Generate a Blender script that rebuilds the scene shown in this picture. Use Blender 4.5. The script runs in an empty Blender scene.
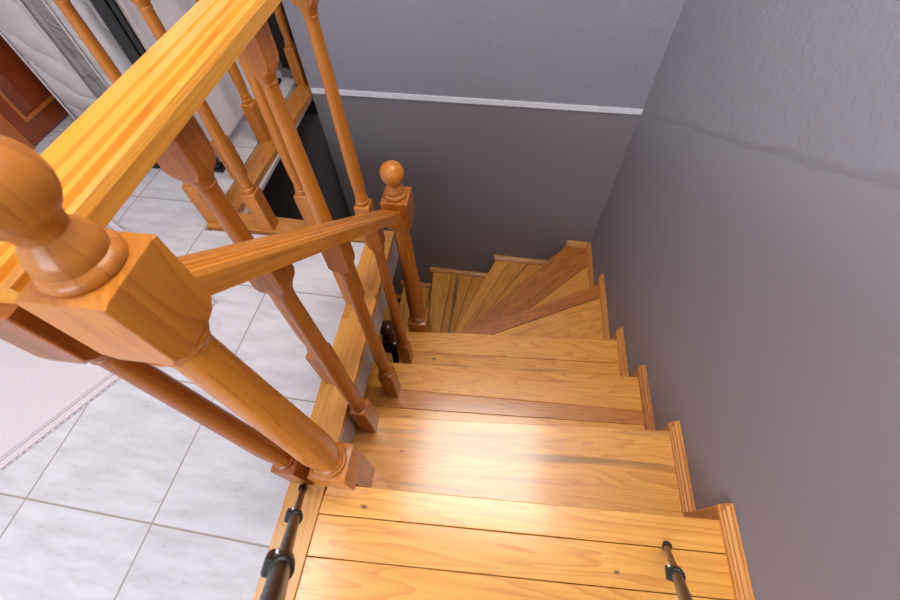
import bpy, bmesh, math, random
from mathutils import Vector, Matrix
random.seed(7)
C = bpy.context.scene.collection
V = Vector
PI = math.pi

# ------------------------------------------------------------------ materials
def nodes(name):
    m = bpy.data.materials.new(name); m.use_nodes = True
    nt = m.node_tree; N = nt.nodes; L = nt.links
    b = N['Principled BSDF']
    return m, nt, N, L, b
def s2l(c):
    return tuple((x/12.92 if x <= .04045 else ((x+.055)/1.055)**2.4) for x in [v/255 for v in c]) + (1,)
def math_n(N, L, op, a, b=None, c=None):
    n = N.new('ShaderNodeMath'); n.operation = op
    for i, v in enumerate((a, b, c)):
        if v is None: continue
        if isinstance(v, (int, float)): n.inputs[i].default_value = v
        else: L.new(v, n.inputs[i])
    return n.outputs[0]
def mix_c(N, L, fac, a, b, mode='MIX'):
    n = N.new('ShaderNodeMix'); n.data_type = 'RGBA'; n.blend_type = mode
    for sock, v in ((n.inputs[0], fac), (n.inputs[6], a), (n.inputs[7], b)):
        if isinstance(v, (int, float)): sock.default_value = v
        elif isinstance(v, tuple): sock.default_value = v
        else: L.new(v, sock)
    return n.outputs[2]
def maprange(N, L, v, a, b, c=0, d=1):
    n = N.new('ShaderNodeMapRange'); L.new(v, n.inputs[0])
    for i, x in enumerate((a, b, c, d)): n.inputs[i+1].default_value = x
    return n.outputs[0]

def wood(name, light, dark, red, rough=.3, coat=.3, grain=1.0, streak=0.0, knots=True, us=1.6, vs=9.0, knot_d=.3, coat_r=.12, coat_ior=1.5):
    """pine: grain runs along UV.x (metres); colour attribute tint.r moves a board towards `red`, tint.g offsets the figure"""
    m, nt, N, L, b = nodes(name)
    uv = N.new('ShaderNodeUVMap'); uv.uv_map = 'grain'
    at = N.new('ShaderNodeAttribute'); at.attribute_name = 'tint'
    sp = N.new('ShaderNodeSeparateColor'); L.new(at.outputs['Color'], sp.inputs[0])
    sx = N.new('ShaderNodeSeparateXYZ'); L.new(uv.outputs[0], sx.inputs[0])
    off = math_n(N, L, 'MULTIPLY', sp.outputs[1], 37.0)
    cb = N.new('ShaderNodeCombineXYZ')
    L.new(math_n(N, L, 'MULTIPLY', sx.outputs[0], us), cb.inputs[0])
    L.new(math_n(N, L, 'MULTIPLY', sx.outputs[1], vs), cb.inputs[1]); L.new(off, cb.inputs[2])
    n1 = N.new('ShaderNodeTexNoise'); n1.inputs['Scale'].default_value = 1.0; n1.inputs['Detail'].default_value = 2; n1.inputs['Distortion'].default_value = .5
    L.new(cb.outputs[0], n1.inputs['Vector'])
    # growth rings = contours of the slow noise
    ring = math_n(N, L, 'FRACT', math_n(N, L, 'MULTIPLY', n1.outputs[0], 11.0))
    ring = math_n(N, L, 'POWER', ring, 3.0)
    cb2 = N.new('ShaderNodeCombineXYZ')
    L.new(math_n(N, L, 'MULTIPLY', sx.outputs[0], 7.0), cb2.inputs[0])
    L.new(math_n(N, L, 'MULTIPLY', sx.outputs[1], 260.0), cb2.inputs[1]); L.new(off, cb2.inputs[2])
    n2 = N.new('ShaderNodeTexNoise'); n2.inputs['Scale'].default_value = 1.0; n2.inputs['Detail'].default_value = 3
    L.new(cb2.outputs[0], n2.inputs['Vector'])
    fine = maprange(N, L, n2.outputs[0], .35, .7)
    cb3 = N.new('ShaderNodeCombineXYZ')
    L.new(math_n(N, L, 'MULTIPLY', sx.outputs[0], 1.3), cb3.inputs[0])
    L.new(math_n(N, L, 'MULTIPLY', sx.outputs[1], 22.0), cb3.inputs[1]); L.new(math_n(N, L, 'ADD', off, 5.0), cb3.inputs[2])
    n3 = N.new('ShaderNodeTexNoise'); n3.inputs['Scale'].default_value = 1.0; n3.inputs['Detail'].default_value = 2
    L.new(cb3.outputs[0], n3.inputs['Vector'])
    f = math_n(N, L, 'ADD', math_n(N, L, 'MULTIPLY', ring, .55*grain), math_n(N, L, 'MULTIPLY', fine, .25*grain))
    f = math_n(N, L, 'ADD', f, maprange(N, L, n3.outputs[0], .5, .75, 0, .35))
    f = math_n(N, L, 'MINIMUM', f, 1.0)
    col = mix_c(N, L, f, s2l(light), s2l(dark))
    fr = math_n(N, L, 'MULTIPLY', sp.outputs[0], 1.0)
    redc = mix_c(N, L, f, s2l(red), s2l(tuple(x*.62 for x in red)))
    col = mix_c(N, L, fr, col, redc)
    if streak:
        sf = math_n(N, L, 'MULTIPLY', maprange(N, L, n3.outputs[0], .55, .68), sp.outputs[2])
        col = mix_c(N, L, sf, col, s2l((92, 78, 42)))
    if knots:
        cb4 = N.new('ShaderNodeCombineXYZ')
        L.new(math_n(N, L, 'MULTIPLY', sx.outputs[0], 2.6), cb4.inputs[0])
        L.new(math_n(N, L, 'MULTIPLY', sx.outputs[1], 4.6), cb4.inputs[1]); L.new(off, cb4.inputs[2])
        vo = N.new('ShaderNodeTexVoronoi'); vo.inputs['Scale'].default_value = 1.0; vo.voronoi_dimensions = '2D'
        cb5 = N.new('ShaderNodeVectorMath'); cb5.operation = 'ADD'
        L.new(cb4.outputs[0], cb5.inputs[0]); 
        cc = N.new('ShaderNodeCombineXYZ'); L.new(off, cc.inputs[0]); L.new(off, cc.inputs[1]); L.new(cc.outputs[0], cb5.inputs[1])
        L.new(cb5.outputs[0], vo.inputs['Vector'])
        vc = N.new('ShaderNodeSeparateColor'); L.new(vo.outputs['Color'], vc.inputs[0])
        on = math_n(N, L, 'LESS_THAN', vc.outputs[0], knot_d)
        dd = math_n(N, L, 'DIVIDE', vo.outputs['Distance'], math_n(N, L, 'ADD', .35, vc.outputs[1]))
        k = math_n(N, L, 'MULTIPLY', math_n(N, L, 'MULTIPLY', maprange(N, L, dd, .018, .05, 1, 0), on), .85)
        col = mix_c(N, L, k, col, s2l((86, 36, 14)))
    L.new(col, b.inputs['Base Color'])
    b.inputs['Roughness'].default_value = rough
    b.inputs['Coat Weight'].default_value = coat; b.inputs['Coat Roughness'].default_value = coat_r; b.inputs['Coat IOR'].default_value = coat_ior
    bp = N.new('ShaderNodeBump'); bp.inputs['Strength'].default_value = .12; bp.inputs['Distance'].default_value = .001
    L.new(f, bp.inputs['Height']); L.new(bp.outputs[0], b.inputs['Normal'])
    return m

def plain(name, col, rough=.5, metal=0, bump=None, spec=.5):
    m, nt, N, L, b = nodes(name)
    b.inputs['Base Color'].default_value = s2l(col); b.inputs['Roughness'].default_value = rough; b.inputs['Metallic'].default_value = metal
    b.inputs['Specular IOR Level'].default_value = spec
    tc = N.new('ShaderNodeTexCoord')
    n = N.new('ShaderNodeTexNoise'); n.inputs['Scale'].default_value = (bump or (40, 0))[0]; n.inputs['Detail'].default_value = 4
    L.new(tc.outputs['Object'], n.inputs['Vector'])
    col2 = mix_c(N, L, n.outputs[0], s2l(tuple(x*.93 for x in col)), s2l(tuple(min(255, x*1.05) for x in col)))
    L.new(col2, b.inputs['Base Color'])
    if bump and bump[1]:
        bp = N.new('ShaderNodeBump'); bp.inputs['Strength'].default_value = bump[1]; bp.inputs['Distance'].default_value = .004
        L.new(n.outputs[0], bp.inputs['Height']); L.new(bp.outputs[0], b.inputs['Normal'])
    return m

def plaster(name, col, kind, low):
    """grey painted plaster: smooth below a seam, trowelled above it. kind: 'right' sloping seam, 'back' seam at floor level"""
    m, nt, N, L, b = nodes(name)
    tc = N.new('ShaderNodeTexCoord'); s = N.new('ShaderNodeSeparateXYZ'); L.new(tc.outputs['Object'], s.inputs[0])
    nz = N.new('ShaderNodeTexNoise'); nz.inputs['Scale'].default_value = 6; L.new(tc.outputs['Object'], nz.inputs['Vector'])
    wob = math_n(N, L, 'MULTIPLY', math_n(N, L, 'SUBTRACT', nz.outputs[0], .5), .06)
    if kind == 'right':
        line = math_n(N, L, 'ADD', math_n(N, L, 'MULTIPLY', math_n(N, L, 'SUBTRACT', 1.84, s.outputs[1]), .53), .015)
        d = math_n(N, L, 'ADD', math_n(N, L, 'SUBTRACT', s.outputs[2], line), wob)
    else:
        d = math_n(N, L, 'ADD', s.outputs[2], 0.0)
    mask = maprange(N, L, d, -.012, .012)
    ridge = math_n(N, L, 'MULTIPLY', math_n(N, L, 'SUBTRACT', 1.0, math_n(N, L, 'MINIMUM', math_n(N, L, 'ABSOLUTE', math_n(N, L, 'MULTIPLY', d, 55.0)), 1.0)), .1)
    n1 = N.new('ShaderNodeTexNoise'); n1.inputs['Scale'].default_value = 55; n1.inputs['Detail'].default_value = 5; n1.inputs['Roughness'].default_value = .6
    L.new(tc.outputs['Object'], n1.inputs['Vector'])
    n2 = N.new('ShaderNodeTexNoise'); n2.inputs['Scale'].default_value = 9; n2.inputs['Detail'].default_value = 3; n2.inputs['Distortion'].default_value = 1.2
    L.new(tc.outputs['Object'], n2.inputs['Vector'])
    rough_h = math_n(N, L, 'ADD', math_n(N, L, 'MULTIPLY', n1.outputs[0], .9), math_n(N, L, 'MULTIPLY', n2.outputs[0], .9))
    h = math_n(N, L, 'ADD', math_n(N, L, 'MULTIPLY', rough_h, mask), math_n(N, L, 'MULTIPLY', math_n(N, L, 'SUBTRACT', 1.0, mask), math_n(N, L, 'MULTIPLY', n2.outputs[0], .05)))
    if kind == 'right': h = math_n(N, L, 'ADD', h, ridge)
    bp = N.new('ShaderNodeBump'); bp.inputs['Strength'].default_value = .5; bp.inputs['Distance'].default_value = .006
    L.new(h, bp.inputs['Height']); L.new(bp.outputs[0], b.inputs['Normal'])
    c = mix_c(N, L, maprange(N, L, d, -.25, .03) if kind == 'right' else mask, s2l(low), s2l(col))  # darker lower coat; its warm tint paints in bounce from the wood
    L.new(c, b.inputs['Base Color']); b.inputs['Roughness'].default_value = .55
    b.inputs['Specular IOR Level'].default_value = .35
    return m

def tiles(name):
    m, nt, N, L, b = nodes(name)
    tc = N.new('ShaderNodeTexCoord')
    mp = N.new('ShaderNodeMapping'); mp.vector_type = 'TEXTURE'
    mp.inputs['Location'].default_value = (-.4456, -.1995, 0); mp.inputs['Rotation'].default_value = (0, 0, -.0353); mp.inputs['Scale'].default_value = (.3979, .3979, .3979)
    L.new(tc.outputs['Object'], mp.inputs[0])
    s = N.new('ShaderNodeSeparateXYZ'); L.new(mp.outputs[0], s.inputs[0])
    def edge(v):
        f = math_n(N, L, 'ABSOLUTE', math_n(N, L, 'SUBTRACT', math_n(N, L, 'FRACT', v), .5))
        return maprange(N, L, f, .5-.0085, .5-.0045)
    g = math_n(N, L, 'MAXIMUM', edge(s.outputs[0]), edge(s.outputs[1]))
    ident = N.new('ShaderNodeCombineXYZ')
    L.new(math_n(N, L, 'FLOOR', s.outputs[0]), ident.inputs[0]); L.new(math_n(N, L, 'FLOOR', s.outputs[1]), ident.inputs[1])
    wn = N.new('ShaderNodeTexWhiteNoise'); wn.noise_dimensions = '2D'; L.new(ident.outputs[0], wn.inputs['Vector'])
    cv = N.new('ShaderNodeCombineXYZ')
    L.new(math_n(N, L, 'MULTIPLY', s.outputs[0], 1.6), cv.inputs[0]); L.new(math_n(N, L, 'MULTIPLY', s.outputs[1], 6.0), cv.inputs[1]); L.new(math_n(N, L, 'MULTIPLY', wn.outputs['Value'], 40.0), cv.inputs[2])
    n1 = N.new('ShaderNodeTexNoise'); n1.inputs['Scale'].default_value = 1.5; n1.inputs['Detail'].default_value = 6; n1.inputs['Roughness'].default_value = .65; L.new(cv.outputs[0], n1.inputs['Vector'])
    cv2 = N.new('ShaderNodeCombineXYZ')
    L.new(math_n(N, L, 'MULTIPLY', s.outputs[0], 16.0), cv2.inputs[0]); L.new(math_n(N, L, 'MULTIPLY', s.outputs[1], 60.0), cv2.inputs[1]); L.new(math_n(N, L, 'MULTIPLY', wn.outputs['Value'], 40.0), cv2.inputs[2])
    n2 = N.new('ShaderNodeTexNoise'); n2.inputs['Scale'].default_value = 1.0; n2.inputs['Detail'].default_value = 3; L.new(cv2.outputs[0], n2.inputs['Vector'])
    pit = math_n(N, L, 'MULTIPLY', maprange(N, L, n2.outputs[0], .62, .74), maprange(N, L, n1.outputs[0], .5, .62))
    c = mix_c(N, L, maprange(N, L, n1.outputs[0], .38, .66), s2l((209, 206, 209)), s2l((190, 186, 189)))
    c = mix_c(N, L, math_n(N, L, 'MULTIPLY', pit, .55), c, s2l((130, 122, 124)))
    c = mix_c(N, L, g, c, s2l((158, 146, 134)))
    L.new(c, b.inputs['Base Color']); b.inputs['Roughness'].default_value = .42
    bp = N.new('ShaderNodeBump'); bp.inputs['Strength'].default_value = .4; bp.inputs['Distance'].default_value = .0015
    L.new(math_n(N, L, 'SUBTRACT', 1.0, math_n(N, L, 'ADD', g, math_n(N, L, 'MULTIPLY', pit, .3))), bp.inputs['Height']); L.new(bp.outputs[0], b.inputs['Normal'])
    return m

def emit(name, col, s):
    m, nt, N, L, b = nodes(name)
    b.inputs['Base Color'].default_value = s2l(col); b.inputs['Emission Color'].default_value = s2l(col); b.inputs['Emission Strength'].default_value = s
    return m

def fabric(name, col, kind):
    m, nt, N, L, b = nodes(name)
    tc = N.new('ShaderNodeTexCoord')
    n = N.new('ShaderNodeTexNoise'); n.inputs['Scale'].default_value = 7 if kind == 'quilt' else 10; n.inputs['Detail'].default_value = 2; n.inputs['Distortion'].default_value = 2.2 if kind == 'satin' else 1.0
    L.new(tc.outputs['Object'], n.inputs['Vector'])
    c = mix_c(N, L, n.outputs[0], s2l(tuple(x*.9 for x in col)), s2l(tuple(min(255, x*1.05) for x in col)))
    L.new(c, b.inputs['Base Color'])
    b.inputs['Roughness'].default_value = .35 if kind == 'satin' else .6
    h = n.outputs[0]
    if kind == 'quilt':
        w = N.new('ShaderNodeTexWave'); w.inputs['Scale'].default_value = 3.2; w.inputs['Distortion'].default_value = 7; w.inputs['Detail'].default_value = 2; w.bands_direction = 'DIAGONAL'
        L.new(tc.outputs['Object'], w.inputs['Vector'])
        h = math_n(N, L, 'POWER', w.outputs[1], .35)
    bp = N.new('ShaderNodeBump'); bp.inputs['Strength'].default_value = 1.0; bp.inputs['Distance'].default_value = .06 if kind == 'satin' else .012
    L.new(h, bp.inputs['Height']); L.new(bp.outputs[0], b.inputs['Normal'])
    return m

M = {}
M['tread'] = wood('honey_pine', (236, 171, 76), (206, 126, 42), (190, 106, 36), rough=.3, coat=.9, coat_r=.17, coat_ior=1.6, streak=1, vs=13, us=1.3, grain=1.25)
M['rail'] = wood('rail_pine', (238, 170, 58), (186, 100, 24), (206, 120, 40), rough=.3, coat=.35, grain=.7, us=.7, vs=26, knots=False)
M['turned'] = wood('turned_pine', (206, 128, 36), (158, 84, 16), (142, 70, 16), rough=.38, coat=.16, grain=.8, us=1.0, vs=16, knots=False)
M['dark_turned'] = wood('dark_turned', (92, 46, 26), (60, 28, 16), (70, 34, 20), rough=.3, coat=.4, grain=.6, knots=False)
M['trim'] = wood('trim_pine', (222, 160, 74), (186, 112, 42), (186, 112, 44), rough=.33, coat=.35, us=1.0, vs=12)
M['skirt'] = wood('skirt_pine', (218, 150, 72), (176, 104, 42), (166, 92, 40), rough=.4, coat=.15, us=1, vs=30, knots=False)
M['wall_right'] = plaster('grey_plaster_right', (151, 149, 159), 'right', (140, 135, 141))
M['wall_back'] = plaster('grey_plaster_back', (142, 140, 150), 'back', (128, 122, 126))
M['white_wall'] = plain('white_wall', (214, 214, 220), .7, bump=(60, .1))
M['low_wall'] = plain('low_wall', (150, 140, 136), .7, bump=(60, .1))
M['fascia'] = plain('fascia_plaster', (196, 186, 182), .6, bump=(50, .15))
M['white_trim'] = plain('white_trim', (225, 224, 232), .5)
M['tile'] = tiles('travertine_tile')
M['black'] = plain('black_plastic', (15, 14, 14), .42)
M['black_metal'] = plain('black_tube', (17, 15, 15), .34, metal=0)
M['rubber'] = plain('rubber', (16, 16, 17), .6)
M['chrome'] = plain('steel', (210, 212, 216), .2, metal=1)
M['door'] = wood('red_door', (152, 68, 28), (112, 44, 16), (130, 54, 20), rough=.3, coat=.4, grain=.7, knots=False)
M['door_bead'] = wood('door_bead', (190, 108, 46), (150, 74, 28), (140, 66, 28), rough=.3, coat=.4, grain=.6, knots=False)
M['quilt'] = fabric('quilted_cover', (196, 188, 184), 'quilt')
M['satin'] = fabric('grey_satin', (150, 141, 139), 'satin')
M['piping'] = plain('piping', (190, 180, 178), .6)
M['white_plastic'] = plain('white_plastic', (236, 236, 242), .45, bump=(12, .1))
M['rug'] = plain('rug_weave', (214, 204, 206), .9, bump=(260, .6))
M['rug_line'] = plain('rug_stitch', (158, 146, 146), .9)
M['grey'] = plain('grey_plastic', (112, 110, 112), .5)
M['lamp'] = emit('lamp_diffuser', (255, 249, 240), 9.2)
M['fill_glow'] = emit('fill_diffuser', (255, 250, 246), 7.0)
M['pane_glow'] = emit('window_glow', (225, 236, 255), 7.0)  # glowing panes of the added window

# ------------------------------------------------------------------ mesh helpers
class MB:
    def __init__(s):
        s.v = []; s.f = []; s.uv = []; s.t = []
    def face(s, pts, uvs, tint):
        i = len(s.v); s.v += [V(p) for p in pts]; s.f.append(list(range(i, i+len(pts)))); s.uv.append(uvs); s.t.append(tint)
    def hexa(s, p, gdir, tint=(0, .5, 0)):
        """8 points: bottom ring 0-3, top ring 4-7; grain along gdir"""
        g = V(gdir).normalized()
        i = len(s.v); s.v += [V(q) for q in p]
        for f in ((3, 2, 1, 0), (4, 5, 6, 7), (0, 1, 5, 4), (1, 2, 6, 5), (2, 3, 7, 6), (3, 0, 4, 7)):
            s.f.append([i+k for k in f])
            q = [V(p[k]) for k in f]
            n = (q[1]-q[0]).cross(q[2]-q[0])
            if n.length < 1e-12: n = (q[2]-q[0]).cross(q[3]-q[0])
            n = n.normalized() if n.length else V((0, 0, 1))
            c = n.cross(g)
            if c.length < .2: c = g.orthogonal()
            c.normalize()
            s.uv.append([(a.dot(g), a.dot(c)) for a in q]); s.t.append(tint)
    def box(s, a, b, gdir=(0, 1, 0), tint=(0, .5, 0)):
        x0, y0, z0 = a; x1, y1, z1 = b
        s.hexa([(x0, y0, z0), (x1, y0, z0), (x1, y1, z0), (x0, y1, z0), (x0, y0, z1), (x1, y0, z1), (x1, y1, z1), (x0, y1, z1)], gdir, tint)
    def prism(s, poly, z0, z1, gdir, tint=(0, .5, 0)):
        g = V(gdir).normalized(); c = V((-g.y, g.x, 0)); n = len(poly)
        A = sum(poly[k][0]*poly[(k+1) % n][1]-poly[(k+1) % n][0]*poly[k][1] for k in range(n))
        if A < 0: poly = poly[::-1]
        i = len(s.v); s.v += [V((x, y, z0)) for x, y in poly]+[V((x, y, z1)) for x, y in poly]
        s.f.append([i+n+k for k in range(n)]); s.uv.append([(V((x, y, 0)).dot(g), V((x, y, 0)).dot(c)) for x, y in poly]); s.t.append(tint)
        s.f.append([i+k for k in range(n)][::-1]); s.uv.append([(V((x, y, 0)).dot(g), V((x, y, 0)).dot(c)) for x, y in poly][::-1]); s.t.append(tint)
        for k in range(n):
            j = (k+1) % n; f = [i+k, i+j, i+n+j, i+n+k]; s.f.append(f)
            s.uv.append([(s.v[q].dot(g), s.v[q].z+.3) for q in f]); s.t.append(tint)
    def lathe(s, prof, cx, cy, z0, seg=28, tint=(0, .5, 0), axis=None):
        """prof: list of (r, z); grain along z"""
        i = len(s.v); n = len(prof)
        for r, z in prof:
            for k in range(seg):
                a = 2*PI*k/seg; s.v.append(V((cx+r*math.cos(a), cy+r*math.sin(a), z0+z)))
        for a in range(n-1):
            for k in range(seg):
                j = (k+1) % seg
                s.f.append([i+a*seg+k, i+a*seg+j, i+(a+1)*seg+j, i+(a+1)*seg+k])
                r = max(prof[a][0], .01); u0, u1 = prof[a][1], prof[a+1][1]
                w0, w1 = 2*PI*k/seg*.03, 2*PI*(k+1)/seg*.03
                s.uv.append([(u0, w0), (u0, w1), (u1, w1), (u1, w0)]); s.t.append(tint)
        for ring, fl in ((0, True), (n-1, False)):
            f = [i+ring*seg+k for k in range(seg)]
            if fl: f = f[::-1]
            s.f.append(f); s.uv.append([(s.v[q].x, s.v[q].y) for q in f]); s.t.append(tint)
    def sweep(s, prof, p0, p1, up=(0, 0, 1), tint=(0, .5, 0), e0=None, e1=None):
        """closed profile (side, up) swept from p0 to p1; e0/e1 optional end plane normals (mitre)"""
        p0 = V(p0); p1 = V(p1); d = (p1-p0).normalized(); sd = d.cross(V(up)).normalized(); u = sd.cross(d)
        n = len(prof); i = len(s.v); rings = []
        for p, e in ((p0, e0), (p1, e1)):
            for a, b in prof:
                q = p+sd*a+u*b
                if e is not None:
                    e_ = V(e); q = q+d*((p-q).dot(e_)/d.dot(e_))
                s.v.append(q)
        per = [0]
        for k in range(n): per.append(per[-1]+math.dist(prof[k], prof[(k+1) % n]))
        for k in range(n):
            j = (k+1) % n; f = [i+k, i+j, i+n+j, i+n+k]; s.f.append(f)
            s.uv.append([(s.v[f[0]].dot(d), per[k]), (s.v[f[1]].dot(d), per[k+1]), (s.v[f[2]].dot(d), per[k+1]), (s.v[f[3]].dot(d), per[k])]); s.t.append(tint)
        s.f.append([i+k for k in range(n)][::-1]); s.uv.append([prof[k] for k in range(n)][::-1]); s.t.append(tint)
        s.f.append([i+n+k for k in range(n)]); s.uv.append([prof[k] for k in range(n)]); s.t.append(tint)
    def tube(s, p0, p1, r0, r1=None, seg=16, tint=(0, .5, 0)):
        r1 = r0 if r1 is None else r1
        p0 = V(p0); p1 = V(p1); d = (p1-p0).normalized(); a = d.orthogonal().normalized(); b = d.cross(a); i = len(s.v)
        for p, r in ((p0, r0), (p1, r1)):
            for k in range(seg):
                t = 2*PI*k/seg; s.v.append(p+a*r*math.cos(t)+b*r*math.sin(t))
        for k in range(seg):
            j = (k+1) % seg; s.f.append([i+k, i+j, i+seg+j, i+seg+k]); s.uv.append([(0, 0)]*4); s.t.append(tint)
        s.f.append([i+k for k in range(seg)][::-1]); s.uv.append([(0, 0)]*seg); s.t.append(tint)
        s.f.append([i+seg+k for k in range(seg)]); s.uv.append([(0, 0)]*seg); s.t.append(tint)
    def build(s, name, mat, parent=None, bevel=0, smooth=None, origin=None):
        me = bpy.data.meshes.new(name)
        o0 = V(origin) if origin else V((0, 0, 0))
        me.from_pydata([v-o0 for v in s.v], [], s.f)
        me.uv_layers.new(name='grain'); me.color_attributes.new('tint', 'FLOAT_COLOR', 'CORNER')
        uvl = me.uv_layers['grain']; ca = me.color_attributes['tint']
        k = 0
        for f, uv, t in zip(s.f, s.uv, s.t):
            for j in range(len(f)):
                uvl.data[k].uv = uv[j]; ca.data[k].color = (t[0], t[1], t[2], 1); k += 1
        bm = bmesh.new(); bm.from_mesh(me); bmesh.ops.recalc_face_normals(bm, faces=bm.faces); bm.to_mesh(me); bm.free()
        me.materials.append(M[mat] if isinstance(mat, str) else mat)
        ob = bpy.data.objects.new(name, me); C.objects.link(ob); ob.location = o0
        if parent: 
            ob.parent = parent
            pl = V((0, 0, 0)); q = parent
            while q: pl += q.location; q = q.parent
            ob.location = o0-pl
        if smooth is not None:
            for p in me.polygons: p.use_smooth = True
            me.set_sharp_from_angle(angle=math.radians(smooth))
        if bevel:
            md = ob.modifiers.new('bevel', 'BEVEL'); md.width = bevel; md.segments = 2; md.limit_method = 'ANGLE'; md.angle_limit = math.radians(50)
        return ob

def empty(name, loc):
    o = bpy.data.objects.new(name, None); C.objects.link(o); o.location = loc; o.empty_display_size = .1
    return o
def tag(o, label, cat=None, group=None):
    o['label'] = label
    if cat: o['category'] = cat
    if group: o['group'] = group
    return o
def struct(o):
    o['kind'] = 'structure'; return o
def rt(r=0, st=0):
    return (max(0, min(1, r+random.uniform(-.08, .08))), random.random(), st)

W = 1.10          # right wall face
H = .2037         # riser
def ywall(x): return 1.836+.034*(W-x)

# ------------------------------------------------------------------ the setting
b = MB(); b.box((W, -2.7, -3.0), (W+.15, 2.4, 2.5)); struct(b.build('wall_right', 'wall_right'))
b = MB(); x0, x1 = -.662, W
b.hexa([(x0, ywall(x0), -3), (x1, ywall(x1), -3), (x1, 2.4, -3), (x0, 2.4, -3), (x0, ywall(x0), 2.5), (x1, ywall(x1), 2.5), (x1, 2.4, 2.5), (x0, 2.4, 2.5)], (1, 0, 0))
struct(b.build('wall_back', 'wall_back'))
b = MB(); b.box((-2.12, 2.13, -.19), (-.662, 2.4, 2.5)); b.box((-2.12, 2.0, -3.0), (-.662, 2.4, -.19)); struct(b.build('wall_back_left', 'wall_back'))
b = MB(); b.box((-2.12, -2.7, -3.0), (-1.97, 2.13, 2.5)); struct(b.build('wall_left', 'white_wall'))
# front wall (behind the camera) with an opening for the added window
b = MB(); b.box((-1.97, -2.85, -3), (W, -2.7, .85)); b.box((-1.97, -2.85, 2.15), (W, -2.7, 2.5)); b.box((-1.97, -2.85, .85), (-1.5, -2.7, 2.15)); b.box((.5, -2.85, .85), (W, -2.7, 2.15))
struct(b.build('wall_front', 'white_wall'))
b = MB(); b.box((-2.12, -2.85, 2.5), (W+.15, 2.4, 2.6)); struct(b.build('ceiling', 'white_wall'))
# unseen window in the front wall, added to bring light from behind
b = MB()
for a, c in (((-1.5, -2.74, .85), (.5, -2.69, .91)), ((-1.5, -2.74, 2.09), (.5, -2.69, 2.15)), ((-1.5, -2.74, .91), (-1.44, -2.69, 2.09)), ((.44, -2.74, .91), (.5, -2.69, 2.09)), ((-.53, -2.74, .91), (-.47, -2.69, 2.09))): b.box(a, c)
wf = struct(b.build('added_window_1', 'white_trim'))
b = MB(); b.box((-1.44, -2.80, .91), (-.53, -2.785, 2.09)); b.box((-.47, -2.80, .91), (.44, -2.785, 2.09)); b.build('pane', 'pane_glow', wf)

# upper floor slab with the L-shaped stair opening
b = MB()
b.box((-1.97, -2.7, -.19), (-.1, .855, 0)); b.box((-1.97, .855, -.19), (-.80, 2.13, 0)); b.box((-.1, -2.7, -.19), (W, -1.25, 0))
struct(b.build('floor', 'tile'))
b = MB(); b.box((-1.97, -2.7, -3.1), (W, 2.4, -3.0)); struct(b.build('floor_lower', 'low_wall'))
# plaster edge of the slab under the boards
b = MB(); b.box((-.1, -1.25, -.19), (-.006, .95, -.025)); b.box((-.79, .855, -.19), (-.1, .95, -.025)); b.box((-.79, .95, -.042), (-.676, 2.13, -.025))
struct(b.build('trim_1', 'fascia'))
# wooden boards round the opening
def board(name, quad, g, mat='trim', z0=-.025, z1=.006, r=.05):
    bb = MB(); bb.prism(quad, z0, z1, g, rt(r)); return struct(bb.build(name, mat, None, .003))
board('trim_2', [(-.1, -1.25), (-.002, -1.25), (.008, .3), (.008, .862), (-.1, .868)], (0, 1, 0))
board('trim_3', [(-.80, .879), (.008, .835+.027), (.008, .925), (-.66, .966), (-.80, .975)], (1, 0, 0), r=.45)
board('trim_4', [(-.80, .978), (-.70, .968), (-.664, 1.86), (-.664, 2.12), (-.76, 2.12)], (0, 1, 0), r=.75)
# white batten on the back wall at floor level
b = MB()
b.hexa([(-.656, ywall(-.656)-.006, .006), (W, ywall(W)-.006, .006), (W, ywall(W)+.001, .006), (-.656, ywall(-.656)+.001, .006),
        (-.656, ywall(-.656)-.006, .034), (W, ywall(W)-.006, .034), (W, ywall(W)+.001, .034), (-.656, ywall(-.656)+.001, .034)], (1, 0, 0))
struct(b.build('trim_5', 'white_trim'))
# ceiling lamp panel above the stairwell
lp = empty('ceiling_light', (.47, .8, 2.47)); tag(lp, 'white ceiling light panel above the stairwell', 'ceiling light')
b = MB(); b.box((-.14, .06, 2.455), (1.08, 1.34, 2.498)); b.build('frame', 'white_trim', lp, .004)
b = MB(); b.box((-.10, .10, 2.448), (1.04, 1.3, 2.4545)); b.build('diffuser', 'lamp', lp)

l2 = empty('ceiling_light', (-1.0, -.5, 2.47)); tag(l2, 'added unseen fill light panel above the tiled floor', 'ceiling light')  # unseen fill panel, added to brighten the room side from above
b = MB(); b.box((-1.44, -.94, 2.455), (-.56, -.06, 2.498)); b.build('frame', 'white_trim', l2, .004)
b = MB(); b.box((-1.4, -.9, 2.448), (-.6, -.1, 2.4545)); b.build('diffuser', 'fill_glow', l2)

# ------------------------------------------------------------------ staircase
st = empty('staircase', (.5, 0, -2.2)); tag(st, 'honey pine winding staircase going down along the grey walls', 'staircase')
TH = .03
def zt_(k): return -k*H if k <= 5 else -5*H-(k-5)*.245
def lerp(a, b_, t): return tuple(a[k]+(b_[k]-a[k])*t for k in range(len(a)))
def tread(k, boards, name='tread'):
    z = zt_(k); m = MB()
    for poly, g, r, stv in boards: m.prism(poly, z-TH, z, g, rt(r, stv))
    return m.build(name, 'tread', st, .0022)
R1 = 1.084
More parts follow.
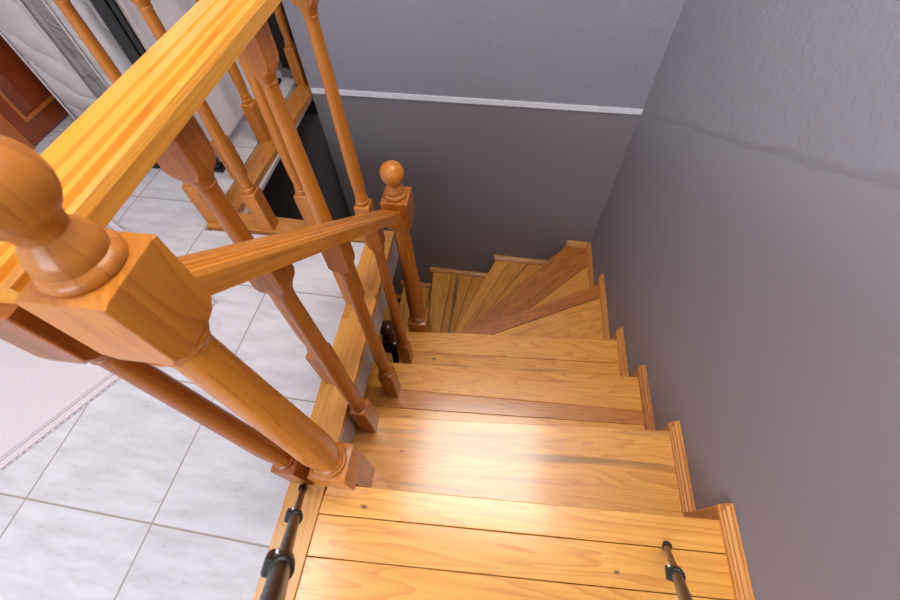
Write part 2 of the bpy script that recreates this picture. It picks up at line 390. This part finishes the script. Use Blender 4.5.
# landing boards (joints follow the photo)
g = (1, .035, 0)
tread(0, [([(.012, -.0335), (.1, -.0375), (R1, -.001), (R1, -.0775), (.0, -.118)], g, 0, 0),
          ([(.0, -.1195), (R1, -.079), (R1, -.175), (.0, -.218)], g, .05, 0),
          ([(.0, -.2195), (R1, -.1765), (R1, -.33), (.0, -.37)], g, .0, 0),
          ([(.0, -.3715), (R1, -.3315), (R1, -.62), (.0, -.62)], g, .08, 0),
          ([(.0, -.6215), (R1, -.6215), (R1, -.95), (.0, -.95)], g, .02, 0),
          ([(.0, -.9515), (R1, -.9515), (R1, -1.25), (.0, -1.25)], g, .1, 0)], 'landing')
n1 = lambda x: .218+.069*x
tread(1, [([(-.08, n1(-.08)), (R1, n1(R1)), (R1, -.02), (-.08, -.04)], (1, .055, 0), -.05, .55)])
n2 = lambda x: .523+.05*x
tread(2, [([(-.08, n2(-.08)), (R1, n2(R1)), (R1, .430), (-.08, .402)], (1, .04, 0), 0, 0),
          ([(-.08, .4017), (R1, .4297), (R1, .372), (-.08, .318)], (1, .05, 0), .55, 0),
          ([(-.08, .3177), (R1, .3717), (R1, .26), (-.08, .19)], (1, .06, 0), .0, 0)])
n3 = lambda x: .793+.07*x
tread(3, [([(-.0, n3(0)), (R1, n3(R1)), (R1, .735), (-.0, .68)], (1, .06, 0), 0, .2),
          ([(-.0, .6785), (R1, .7335), (R1, .55), (-.0, .49)], (1, .05, 0), .04, .7)])
wb = ywall
tread(4, [([(.09, .828), (R1, 1.357), (R1, 1.262), (.19, .80)], (1, .52, 0), .85, 0),
          ([(.193, .798), (R1, 1.26), (R1, .84), (.09, .765)], (1, .45, 0), .03, .3)])
tread(5, [([(.115, .85), (.945, wb(.945)-.002), (R1, wb(R1)-.002), (R1, 1.665), (.27, .845)], (.83, 1, 0), .9, 0),
          ([(.272, .843), (R1, 1.663), (R1, 1.33), (.18, .82)], (.83, .85, 0), .05, .1)])
q0, q1 = (.095, .86), (.45, wb(.45)-.002)
e0, e1 = (.13, .83), (.97, wb(.97)-.002)
def fan(k, f0, f1, tint, stv):
    a0, a1 = lerp(q0, e0, f0), lerp(q1, e1, f0); b0, b1 = lerp(q0, e0, f1), lerp(q1, e1, f1)
    return ([a0, a1, b1, b0], (a1[0]-a0[0], a1[1]-a0[1], 0), tint, stv)
tread(6, [fan(6, 0, .22, .05, 0), fan(6, .225, .48, .3, .8), fan(6, .485, .75, .1, .8), fan(6, .755, 1, .35, .3)])
q0, q1 = (.03, .80), (-.07, wb(-.07)-.002)
e0, e1 = (.11, .80), (.48, wb(.48)-.002)
tread(7, [fan(7, 0, .3, .12, .5), fan(7, .305, .62, .3, 1), fan(7, .625, 1, .2, .9)])
for k in range(8, 11):
    xa = -.07-(k-7)*.28; xb = xa+.30
    tread(k, [([(xa, .80), (xa, wb(xa)-.004 if xa > -.5 else 1.83), (xa+.15, wb(xa+.15)-.004 if xa > -.5 else 1.83), (xa+.15, .80)], (0, 1, 0), .1, .5),
              ([(xa+.1515, .80), (xa+.1515, wb(xa+.15)-.004 if xa > -.5 else 1.83), (xb, wb(xb)-.004 if xa > -.5 else 1.83), (xb, .80)], (0, 1, 0), .2, .6)])
# risers (set back under each nosing)
def riser(k, a, c):
    """below tread k, along the nosing a-c, down to tread k+1"""
    d = V((c[0]-a[0], c[1]-a[1], 0)).normalized(); nrm = V((-d.y, d.x, 0))
    A = V((*a, 0))-nrm*.022; B = V((*c, 0))-nrm*.022; A2 = A-nrm*.018; B2 = B-nrm*.018
    z1 = zt_(k)-TH-.0005; z0 = zt_(k+1)+.0005; m = MB()
    m.hexa([(A2.x, A2.y, z0), (B2.x, B2.y, z0), (B.x, B.y, z0), (A.x, A.y, z0), (A2.x, A2.y, z1), (B2.x, B2.y, z1), (B.x, B.y, z1), (A.x, A.y, z1)], d, rt(.3))
    m.build('riser', 'tread', st)
riser(0, (.012, -.036), (R1, -.001)); riser(1, (-.08, n1(-.08)), (R1, n1(R1))); riser(2, (-.08, n2(-.08)), (R1, n2(R1))); riser(3, (-.0, n3(0)), (R1, n3(R1)))
riser(4, (.12, .843), (R1-.02, 1.34)); riser(5, (.15, .89), (.93, wb(.93)-.03)); riser(6, (.11, .90), (.44, wb(.44)-.03)); riser(7, (.02, .90), (-.065, wb(-.065)-.03))
for k in range(8, 10): riser(k, (-.07-(k-7)*.28, .82), (-.07-(k-7)*.28, 1.86))

# moulded skirting that steps down the walls with the treads
SK = [(0, 0), (.021, 0), (.021, .011), (.017, .014), (.019, .019), (.0185, .023), (.013, .026), (.0145, .031), (.014, .035), (.007, .039), (.006, .043), (.003, .046), (0, .046)]
def skirt(p0, p1, upv, tint=.2):
    """p0-p1 is the wall-side bottom edge of the piece"""
    m = MB(); m.sweep(SK, p0, p1, upv, rt(tint)); return m.build('skirting_board', 'skirt', st)
# along the right wall: direction +y puts the profile's side at +x, so run it -y
yy = {0: .036, 1: .317, 2: .616, 3: .914, 4: 1.40}
prev = -1.25
for k in range(0, 6):
    y1 = yy.get(k, ywall(W)-.001); y0 = prev
    skirt((W-.0005, y1, -k*H+.0005), (W-.0005, y0, -k*H+.0005), (0, 0, 1), .0+.4*(k == 2))
    if k < 5:      # upright piece from the next tread up to this skirting
        m = MB(); zt = -k*H+.044; zb = -(k+1)*H+.001
        m.hexa([(W-.018, y1-.036, zb), (W-.0005, y1-.036, zb), (W-.0005, y1, zb), (W-.018, y1, zb), (W-.018, y1-.036, zt-.04), (W-.0005, y1-.036, zt-.04), (W-.0005, y1+.0, zt), (W-.018, y1, zt)], (0, 0, 1), rt(.35))
        m.build('skirting_board', 'skirt', st, .002)
    prev = y1+.0005
# along the back wall: treads 5..12, running towards -x
def bw(x, z): return (x, ywall(x)-.0005, z)
xs = {5: .935, 6: .43, 7: -.095, 8: -.38, 9: -.66}
px_ = W-.022
for k in range(5, 10):
    xe = xs[k]; skirt(bw(xe, zt_(k)+.0005), bw(px_, zt_(k)+.0005), (0, 0, 1), .1)
    m = MB(); zt = zt_(k)+.044; zb = zt_(k+1)+.001; y = ywall(xe)
    m.hexa([(xe, y-.018, zb), (xe+.036, y-.018, zb), (xe+.036, y-.002, zb), (xe, y-.0005, zb), (xe, y-.018, zt), (xe+.036, y-.018, zt-.04), (xe+.036, y-.002, zt-.04), (xe, y-.0005, zt)], (0, 0, 1), rt(.5))
    m.build('skirting_board', 'skirt', st, .002)
    px_ = xe-.0005

# ------------------------------------------------------------------ turned posts
def block(m, cx, cy, h, z0, z1, tint, cham_lo=0, cham_hi=0, slope=None):
    """square block; cham_* lets the corners die into the turning; slope(y)->z cuts the top"""
    def ring(z, hh, cut):
        c = cut
        pts = [(-hh, -hh+c), (-hh+c, -hh), (hh-c, -hh), (hh, -hh+c), (hh, hh-c), (hh-c, hh), (-hh+c, hh), (-hh, hh-c)]
        return [V((cx+a, cy+b_, z)) for a, b_ in pts]
    e = .0015
    R = []
    if cham_lo: R.append(ring(z0, h*.80, h*.42)); R.append(ring(z0+cham_lo*.5, h*.97, h*.25)); R.append(ring(z0+cham_lo, h, e))
    else: R.append(ring(z0, h, e))
    if cham_hi: R.append(ring(z1-cham_hi, h, e)); R.append(ring(z1-cham_hi*.5, h*.98, h*.18)); R.append(ring(z1, h*.86, h*.34))
    else: R.append(ring(z1, h, e))
    if slope:
        for p in R[-1]: p.z = slope(p.y)
    i = len(m.v)
    for r in R: m.v += r
    for a in range(len(R)-1):
        for k in range(8):
            j = (k+1) % 8; f = [i+a*8+k, i+a*8+j, i+(a+1)*8+j, i+(a+1)*8+k]; m.f.append(f)
            m.uv.append([(m.v[q].z, (m.v[q].x-cx)+(m.v[q].y-cy)*.7+.2) for q in f]); m.t.append(tint)
    m.f.append([i+k for k in range(8)][::-1]); m.uv.append([(m.v[i+k].x, m.v[i+k].y) for k in range(8)][::-1]); m.t.append(tint)
    o = i+(len(R)-1)*8
    m.f.append([o+k for k in range(8)]); m.uv.append([(m.v[o+k].x, m.v[o+k].y) for k in range(8)]); m.t.append(tint)

def column(z0, z1, rb, rt_, bead):
    """turned shaft between two blocks: bead at the bottom, vase swelling, slim neck with a groove at the top"""
    L = z1-z0; P = []
    b_ = bead
    P += [(b_*.98, 0), (b_*1.04, .006), (b_*1.06, .011), (b_*1.02, .017), (b_*.86, .020), (b_*.84, .024), (b_*.93, .027), (b_*.93, .032), (b_*.80, .037)]
    s0 = .037
    for q in range(1, 15):
        t = q/14; z = s0+(L-s0-.03)*t
        r = rb+(rt_-rb)*max(0, (t-.18)/.82)**.9 if t > .18 else rb*(.86+.14*math.sin(t/.18*PI/2))
        P.append((r, z))
    P += [(rt_*1.0, L-.028), (rt_*1.12, L-.024), (rt_*1.12, L-.02), (rt_*1.02, L-.018), (rt_*1.18, L-.012), (rt_*1.4, L-.004), (rt_*1.42, L+.003)]
    return P

def baluster(parent, x, y, z0, zb, zt, ztop, half=.027, slope=None, tint=.35, name='baluster', mat='turned'):
    m = MB(); t = rt(tint)
    block(m, x, y, half, z0, zb, t, 0, .006)
    m.lathe(column(zb, zt, .0235, .0165, .0235), x, y, zb, 24, t)
    block(m, x, y, half, zt, ztop, t, .022, 0, slope)
    return m.build(name, mat, parent, 0, 38, origin=(x, y, z0))

BALL = []
def ball_prof(r):
    P = [(.040, 0), (.0445, .003), (.0455, .008), (.043, .0135), (.037, .0165), (.0375, .019), (.0385, .024), (.0365, .031), (.032, .038), (.0275, .044), (.0245, .048), (.0245, .062)]
    cz = .062+r*.79
    for q in range(1, 25):
        a = -PI/2+.66+(PI-.66)*q/24
        P.append((max(.0006, r*math.cos(a)), cz+r*math.sin(a)))
    return P
def newel(parent, x, y, z0, zb, zt, ztop, half=.05, htop=None, tint=.25, notch=None, mat='turned', floor_z=0):
    m = MB(); t = rt(tint)
    if notch:
        block(m, x, y, half, floor_z, zb, t, 0, .006)
        m.box((x-half+.001, notch, z0), (x+half-.001, y+half-.001, floor_z), (0, 0, 1), t)
    else: block(m, x, y, half, z0, zb, t, 0, .006)
    k = half/.05
    m.lathe(column(zb, zt, .0425*k, .029*k, .0435*k), x, y, zb, 36, t)
    ht = htop or half
    block(m, x, y, ht, zt, ztop, t, .03, .004)
    o = m.build('newel_post', mat, parent, 0, 38, origin=(x, y, z0))
    m = MB(); m.lathe([(r*(.86 if z < .05 else 1), z) for r, z in ball_prof(.040)], x, y, ztop-.001, 40, rt(.25)); m.build('ball_finial', mat, o, 0, 45, origin=(x, y, ztop))
    return o

# profile of the handrails: flat-topped with a thin line, a deep groove pair and a bead near the stair side
def rail_prof(w, h):
    a = w/2; k = w/.1
    return [(-a, -h), (a, -h), (a, -.012*k), (a-.004*k, -.003*k), (a-.010*k, -.0005), (a-.016*k, -.003*k), (a-.019*k, -.012*k), (a-.023*k, -.012*k), (a-.027*k, -.002*k), (a-.033*k, -.0005), (a-.036*k, -.009*k), (a-.039*k, -.009*k), (a-.043*k, -.0005),
            (-.008*k, 0), (-.0105*k, -.005*k), (-.0135*k, -.005*k), (-.016*k, 0), (-a+.008*k, 0), (-a+.002*k, -.003*k), (-a, -.010*k)]
def rail(parent, p0, p1, w, h, tint=.0, e0=None, e1=None):
    m = MB(); m.sweep(rail_prof(w, h), p0, p1, (0, 0, 1), rt(tint), e0, e1); return m.build('handrail', 'rail', parent, 0)

# balustrade going down with the stairs
sb = empty('stair_balustrade', (.047, 0, 0)); tag(sb, 'pine balustrade sloping down beside the treads between two ball-topped newel posts', 'balustrade')
newel(sb, .040, -.001, -H+.0005, .125, .824, .962, htop=.045, notch=-.030, tint=.06, floor_z=.0005)
newel(sb, .067, .850, -4*H+.0005, -.54, .135, .277, half=.047, tint=.55)
top = lambda y: .935-.855*y
rail(sb, (.046, .045, top(.045)), (.052, .803, top(.803)),   .072, .036, .8, e0=(0, 1, 0), e1=(0, 1, 0))
bt = lambda y: top(y)-.047
baluster(sb, .038, .192, -H+.0005, -.006, .658, 0, .0275, bt, .5)
baluster(sb, .052, .394, -2*H+.0005, -.19, .455, 0, .0265, bt, .6)
baluster(sb, .046, .635, -3*H+.0005, -.44, .25, 0, .0235, bt, .6)

# balustrade of the upper floor, round the opening
lb = empty('landing_balustrade', (-.09, .4, 0)); tag(lb, 'level pine balustrade with a wide handrail round the stair opening on the tiled floor', 'balustrade')
ZR = .968; zf = .0065
rail(lb, (-.058, -.036, ZR), (-.066, .90, ZR), .106, .034, 0, e1=(-1, 1, 0))
rail(lb, (-.066, .90, ZR), (-.765, .930, ZR), .106, .034, 0, e0=(-1, 1, 0), e1=(1, -1, 0))
rail(lb, (-.765, .930, ZR), (-.745, 2.030, ZR), .106, .034, 0, e0=(1, -1, 0))
zt = ZR-.0325
baluster(lb, -.060, -.022, zf, .17, .82, zt, .031, None, .75)
for x, y, tn in ((-.060, .277, .45), (-.068, .582, .2), (-.074, .878, .2), (-.318, .915, .35), (-.525, .902, .3), (-.774, .922, .25), (-.785, 1.20, .35), (-.768, 1.475, .3), (-.750, 2.000, .3)):
    baluster(lb, x, y, zf,   .20, .832, zt, .0285, None, tn)

# dark newel of the flight below
ln = empty('lower_newel', (-.06, .73, zt_(7))); tag(ln, 'dark ball-topped newel post half hidden in the gap below the floor edge', 'newel post')
newel(ln, -.06, .73, zt_(7)+.0005, zt_(7)+.3, -.70, -.572, half=.034, tint=.3, mat='dark_turned')

# ------------------------------------------------------------------ camera tripod standing on the landing
tp = empty('tripod', (.434, -.30, 0)); tag(tp, 'black folding tripod with its feet on the landing boards and floor edge', 'tripod')
A = V((.4346, -.3337, 1.2984))
def leg(f, t1, t2):
    f = V(f); P = lambda t: f+(A-f)*t
    d = (A-f).normalized()
    m = MB(); m.tube(P(.02), P(t1), .0072); l = m.build('leg', 'black_metal', tp, 0, 40)
    m = MB(); m.tube(P(t1), P(t2), .0086); m.build('middle_tube', 'black_metal', l, 0, 40)
    m = MB(); m.tube(P(t2), P(.97), .0104); m.build('upper_tube', 'black_metal', l, 0, 40)
    m = MB(); m.tube(P(0)+V((0, 0, .0075)), P(.03), .0115, .0105); m.tube(P(.03), P(.042), .0105, .0075); m.build('rubber_foot', 'rubber', l, 0, 40)
    for t, r in ((t1, .0135), (t2, .0145)):
        m = MB(); c = P(t); m.tube(c-d*.016, c+d*.014, r*.92, r); m.tube(c+d*.014, c+d*.018, r, r*.8)
        sd = d.cross(V((0, 1, 0))).normalized(); sd = -sd if sd.x > 0 else sd
        # lever: a curved flap hugging the side of the clamp
        up = d; nn = sd.cross(d)
        pr = [(r*.7, -.030), (r*1.0, -.034), (r*1.25, -.018), (r*1.3, .006), (r*1.1, .015), (r*.6, .016)]
        i0 = []
        pts = [c+sd*a+up*b_ for a, b_ in pr]
        n = len(pts); i = len(m.v); m.v += [p+nn*.009 for p in pts]+[p-nn*.009 for p in pts]
        m.f.append([i+k for k in range(n)]); m.uv.append([(0, 0)]*n); m.t.append((0, 0, 0)); m.f.append([i+n+k for k in range(n)][::-1]); m.uv.append([(0, 0)]*n); m.t.append((0, 0, 0))
        for k in range(n):
            j = (k+1) % n; m.f.append([i+k, i+n+k, i+n+j, i+j]); m.uv.append([(0, 0)]*4); m.t.append((0, 0, 0))
        cl = m.build('clamp', 'black', l, .002, 40)
        m = MB(); q_ = (V((.4155, -.1919, 1.2535))-c); q_ = (q_-d*q_.dot(d)).normalized(); e = c+q_*r*.95+sd*r*.5; m.tube(e-q_*.002, e+q_*.002, .0032, .0028, 12); m.build('clamp_screw', 'chrome', l, 0, 40)
leg((-.055, -.064, .006), .335, .562); leg((.931, -.079, 0), .30, .56); leg((.44, -.88, 0), .30, .56)
m = MB(); m.tube(A+V((0, 0, -.05)), A+V((0, 0, .03)), .03, .034, 24); m.tube(A+V((0, 0, .03)), A+V((0, 0, .06)), .02, .02, 24); m.build('hub', 'black', tp, .003, 40)

# ------------------------------------------------------------------ rug on the tiles
rg = empty('rug', (-1.2, .4, 0)); tag(rg, 'pale woven rug with stitched edge lying at an angle on the white tiles', 'rug')
c0 = V((-.578, .510, 0)); d1 = V((-.388, -.64, 0)).normalized(); d2 = V((-.72, .40, 0)).normalized()
def rp(a, b_): p = c0+d1*a+d2*b_; return (p.x, p.y)
m = MB(); m.prism([rp(0, 0), rp(1.35, 0), rp(1.35, .85), rp(0, .85)], .0006, .006, d1); m.build('weave', 'rug', rg, .002)
m = MB()
for o, wd in ((.004, .003), (.03, .0035), (.040, .002)):
    m.prism([rp(o, o), rp(1.35-o, o), rp(1.35-o, o+wd), rp(o, o+wd)], .0055, .0068, d1)
    m.prism([rp(o, o), rp(o+wd, o), rp(o+wd, .85-o), rp(o, .85-o)], .0055, .0068, d2)
for q in range(70):
    a = .01+q*.019; m.prism([rp(a, .0005), rp(a+.009, .0005), rp(a+.007, .004), rp(a+.002, .004)], .0055, .0072, d1)
m.build('border_stitching', 'rug_line', rg)

# ------------------------------------------------------------------ far side of the upper room
dr = MB(); dr.box((-1.969, 1.31, .006), (-1.935, 2.11, 2.02), (0, 0, 1), rt(.2)); door = struct(dr.build('door_1', 'door', None, .003))
m = MB()
for za, zb_ in ((.10, .92), (1.04, 1.90)):
    for a, c in (((-1.9345, 1.370, za), (-1.922, 1.387, zb_)), ((-1.9345, 1.985, za), (-1.922, 2.002, zb_)), ((-1.9345, 1.387, za), (-1.922, 1.985, za+.017)), ((-1.9345, 1.387, zb_-.017), (-1.922, 1.985, zb_))): m.box(a, c, (0, 0, 1), rt(.1))
m.build('panel_moulding', 'door_bead', door, .003)
m = MB(); m.box((-1.969, 1.24, .0), (-1.93, 1.308, 2.09), (0, 0, 1), rt(.2)); m.box((-1.969, 1.24, 2.022), (-1.93, 2.12, 2.09), (0, 1, 0), rt(.2)); m.build('door_frame', 'door_bead', door, .003)

# white mattress folded and stood on end in front of the door
mt = empty('folded_mattress', (-1.6, 1.75, 0)); tag(mt, 'white quilted mattress stood on end against the red door', 'mattress')
def pillow_box(name, a, c, mat, parent, bulge=.012, cuts=10):
    bm = bmesh.new(); bmesh.ops.create_cube(bm, size=1.0)
    bmesh.ops.subdivide_edges(bm, edges=bm.edges[:], cuts=cuts, use_grid_fill=True)
    a = V(a); c = V(c); ce = (a+c)/2; sz = c-a
    for v in bm.verts:
        p = v.co*2
        w = [1-abs(p[i])**4 for i in range(3)]
        for i in range(3):
            j, k = (i+1) % 3, (i+2) % 3
            if abs(p[i]) > .99: p[i] += math.copysign(bulge/sz[i]*2*w[j]*w[k], p[i]) - math.copysign(bulge/sz[i]*.6, p[i])*(1-w[j]*w[k])
        v.co = V((p.x*sz.x/2, p.y*sz.y/2, p.z*sz.z/2))
    me = bpy.data.meshes.new(name); bm.to_mesh(me); bm.free(); me.materials.append(M[mat])
    for p in me.polygons: p.use_smooth = True
    ob = bpy.data.objects.new(name, me); C.objects.link(ob); ob.parent = parent
    pl = parent.location if parent else V((0, 0, 0)); ob.location = ce-pl
    return ob
pillow_box('mattress_half', (-1.838, 1.525, .004), (-1.61, 2.05, 1.85), 'quilt', mt)
pillow_box('mattress_half', (-1.50, 1.525, .004), (-1.33, 2.05, 1.85), 'quilt', mt)
pillow_box('satin_side', (-1.612, 1.56, .02), (-1.498, 2.03, 1.83), 'satin', mt, .02, 14)
m = MB(); m.tube((-1.612, 1.523, .01), (-1.612, 1.523, 1.84), .006, seg=10); m.tube((-1.836, 1.523, .01), (-1.836, 1.523, 1.84), .006, seg=10); m.tube((-1.50, 1.523, .01), (-1.50, 1.523, 1.84), .006, seg=10)
m.build('piping', 'piping', mt, 0, 40)

# tall white unit with black back edge, just beyond the balusters
un = empty('folded_table', (-.93, 1.6, 0)); tag(un, 'white panel with a black edge standing upright on black feet behind the far balusters', 'folded table')
m = MB(); m.box((-.972, 1.215, .062), (-.885, 2.02, 1.75)); m.build('body', 'white_plastic', un, .02)
m = MB(); m.box((-.966, 1.196, .05), (-.912, 1.214, 1.74)); m.box((-.908, 1.2, .05), (-.886, 1.214, 1.74)); m.build('black_edge', 'black', un, .004)
m = MB(); m.box((-1.26, 1.20, .02), (-.93, 1.28, .06)); m.build('base', 'black', un, .004)
for x, y in ((-.905, 1.24), (-1.23, 1.24), (-.905, 1.98)):
    m = MB(); m.tube((x, y, .0005), (x, y, .062), .02, .014, 14); m.box((x-.03, y-.03, .0008), (x+.03, y+.03, .018)); m.build('foot', 'black', un, .003, 40)
m = MB(); m.box((-.8845, 1.62, .53), (-.879, 1.72, .62)); h_ = m.build('socket_plate', 'grey', un, .003)
m = MB(); m.box((-.8792, 1.628, .538), (-.8765, 1.712, .612)); m.build('plate_cover', 'white_plastic', h_, .002)

bp_ = empty('upright_panel', (-.86, 2.09, 0)); tag(bp_, 'tall black upright board on a grey foot in the far corner by the wall', 'board')
m = MB(); m.hexa([(-.875, 2.065, .045), (-.765, 2.065, .045), (-.765, 2.105, .045), (-.875, 2.105, .045), (-.85, 2.065, .9), (-.745, 2.065, .9), (-.745, 2.105, .9), (-.85, 2.105, .9)], (0, 0, 1)); m.build('board', 'black', bp_, .004)
m = MB(); m.box((-.885, 2.045, .0008), (-.77, 2.115, .045)); m.build('foot', 'grey', bp_, .004)

# ------------------------------------------------------------------ lights and camera
def area(name, loc, rot, sx, sy, power, col=(1, 1, 1)):
    l = bpy.data.lights.new(name, 'AREA'); l.shape = 'RECTANGLE'; l.size = sx; l.size_y = sy; l.energy = power; l.color = col
    o = bpy.data.objects.new(name, l); C.objects.link(o); o.location = loc; o.rotation_euler = rot; return o
area('window_fill', (-.5, -2.68, 1.5), (math.radians(90), 0, 0), 1.8, 1.15, 22, (.93, .96, 1))  # fill light set just inside the added window
w = bpy.data.worlds.new('world'); w.use_nodes = True; bpy.context.scene.world = w
w.node_tree.nodes['Background'].inputs[0].default_value = (.6, .7, .9, 1); w.node_tree.nodes['Background'].inputs[1].default_value = .3

cam = bpy.data.cameras.new('camera'); co = bpy.data.objects.new('camera', cam); C.objects.link(co)
R = [[0.9916554624121554, 0.1257861563058637, -0.028236266572105928], [0.08997200794167601, -0.8321456170400607, -0.5472099321357016], [-0.09232811952529517, 0.5401032446882845, -0.8365189797142139]]
loc = (0.4155026277697811, -0.1918816049685555, 1.2535418705431967)
mw = Matrix(((R[0][0], -R[1][0], -R[2][0], loc[0]), (R[0][1], -R[1][1], -R[2][1], loc[1]), (R[0][2], -R[1][2], -R[2][2], loc[2]), (0, 0, 0, 1)))
co.matrix_world = mw
cam.sensor_width = 36; cam.lens = 36*408.866/900; cam.clip_start = .02
cam.dof.use_dof = True; cam.dof.focus_distance = 1.35; cam.dof.aperture_fstop = 7.0
sc = bpy.context.scene; sc.camera = co
sc.view_settings.view_transform = 'Standard'; sc.view_settings.look = 'None'; sc.view_settings.exposure = 0.0; sc.view_settings.gamma = 1
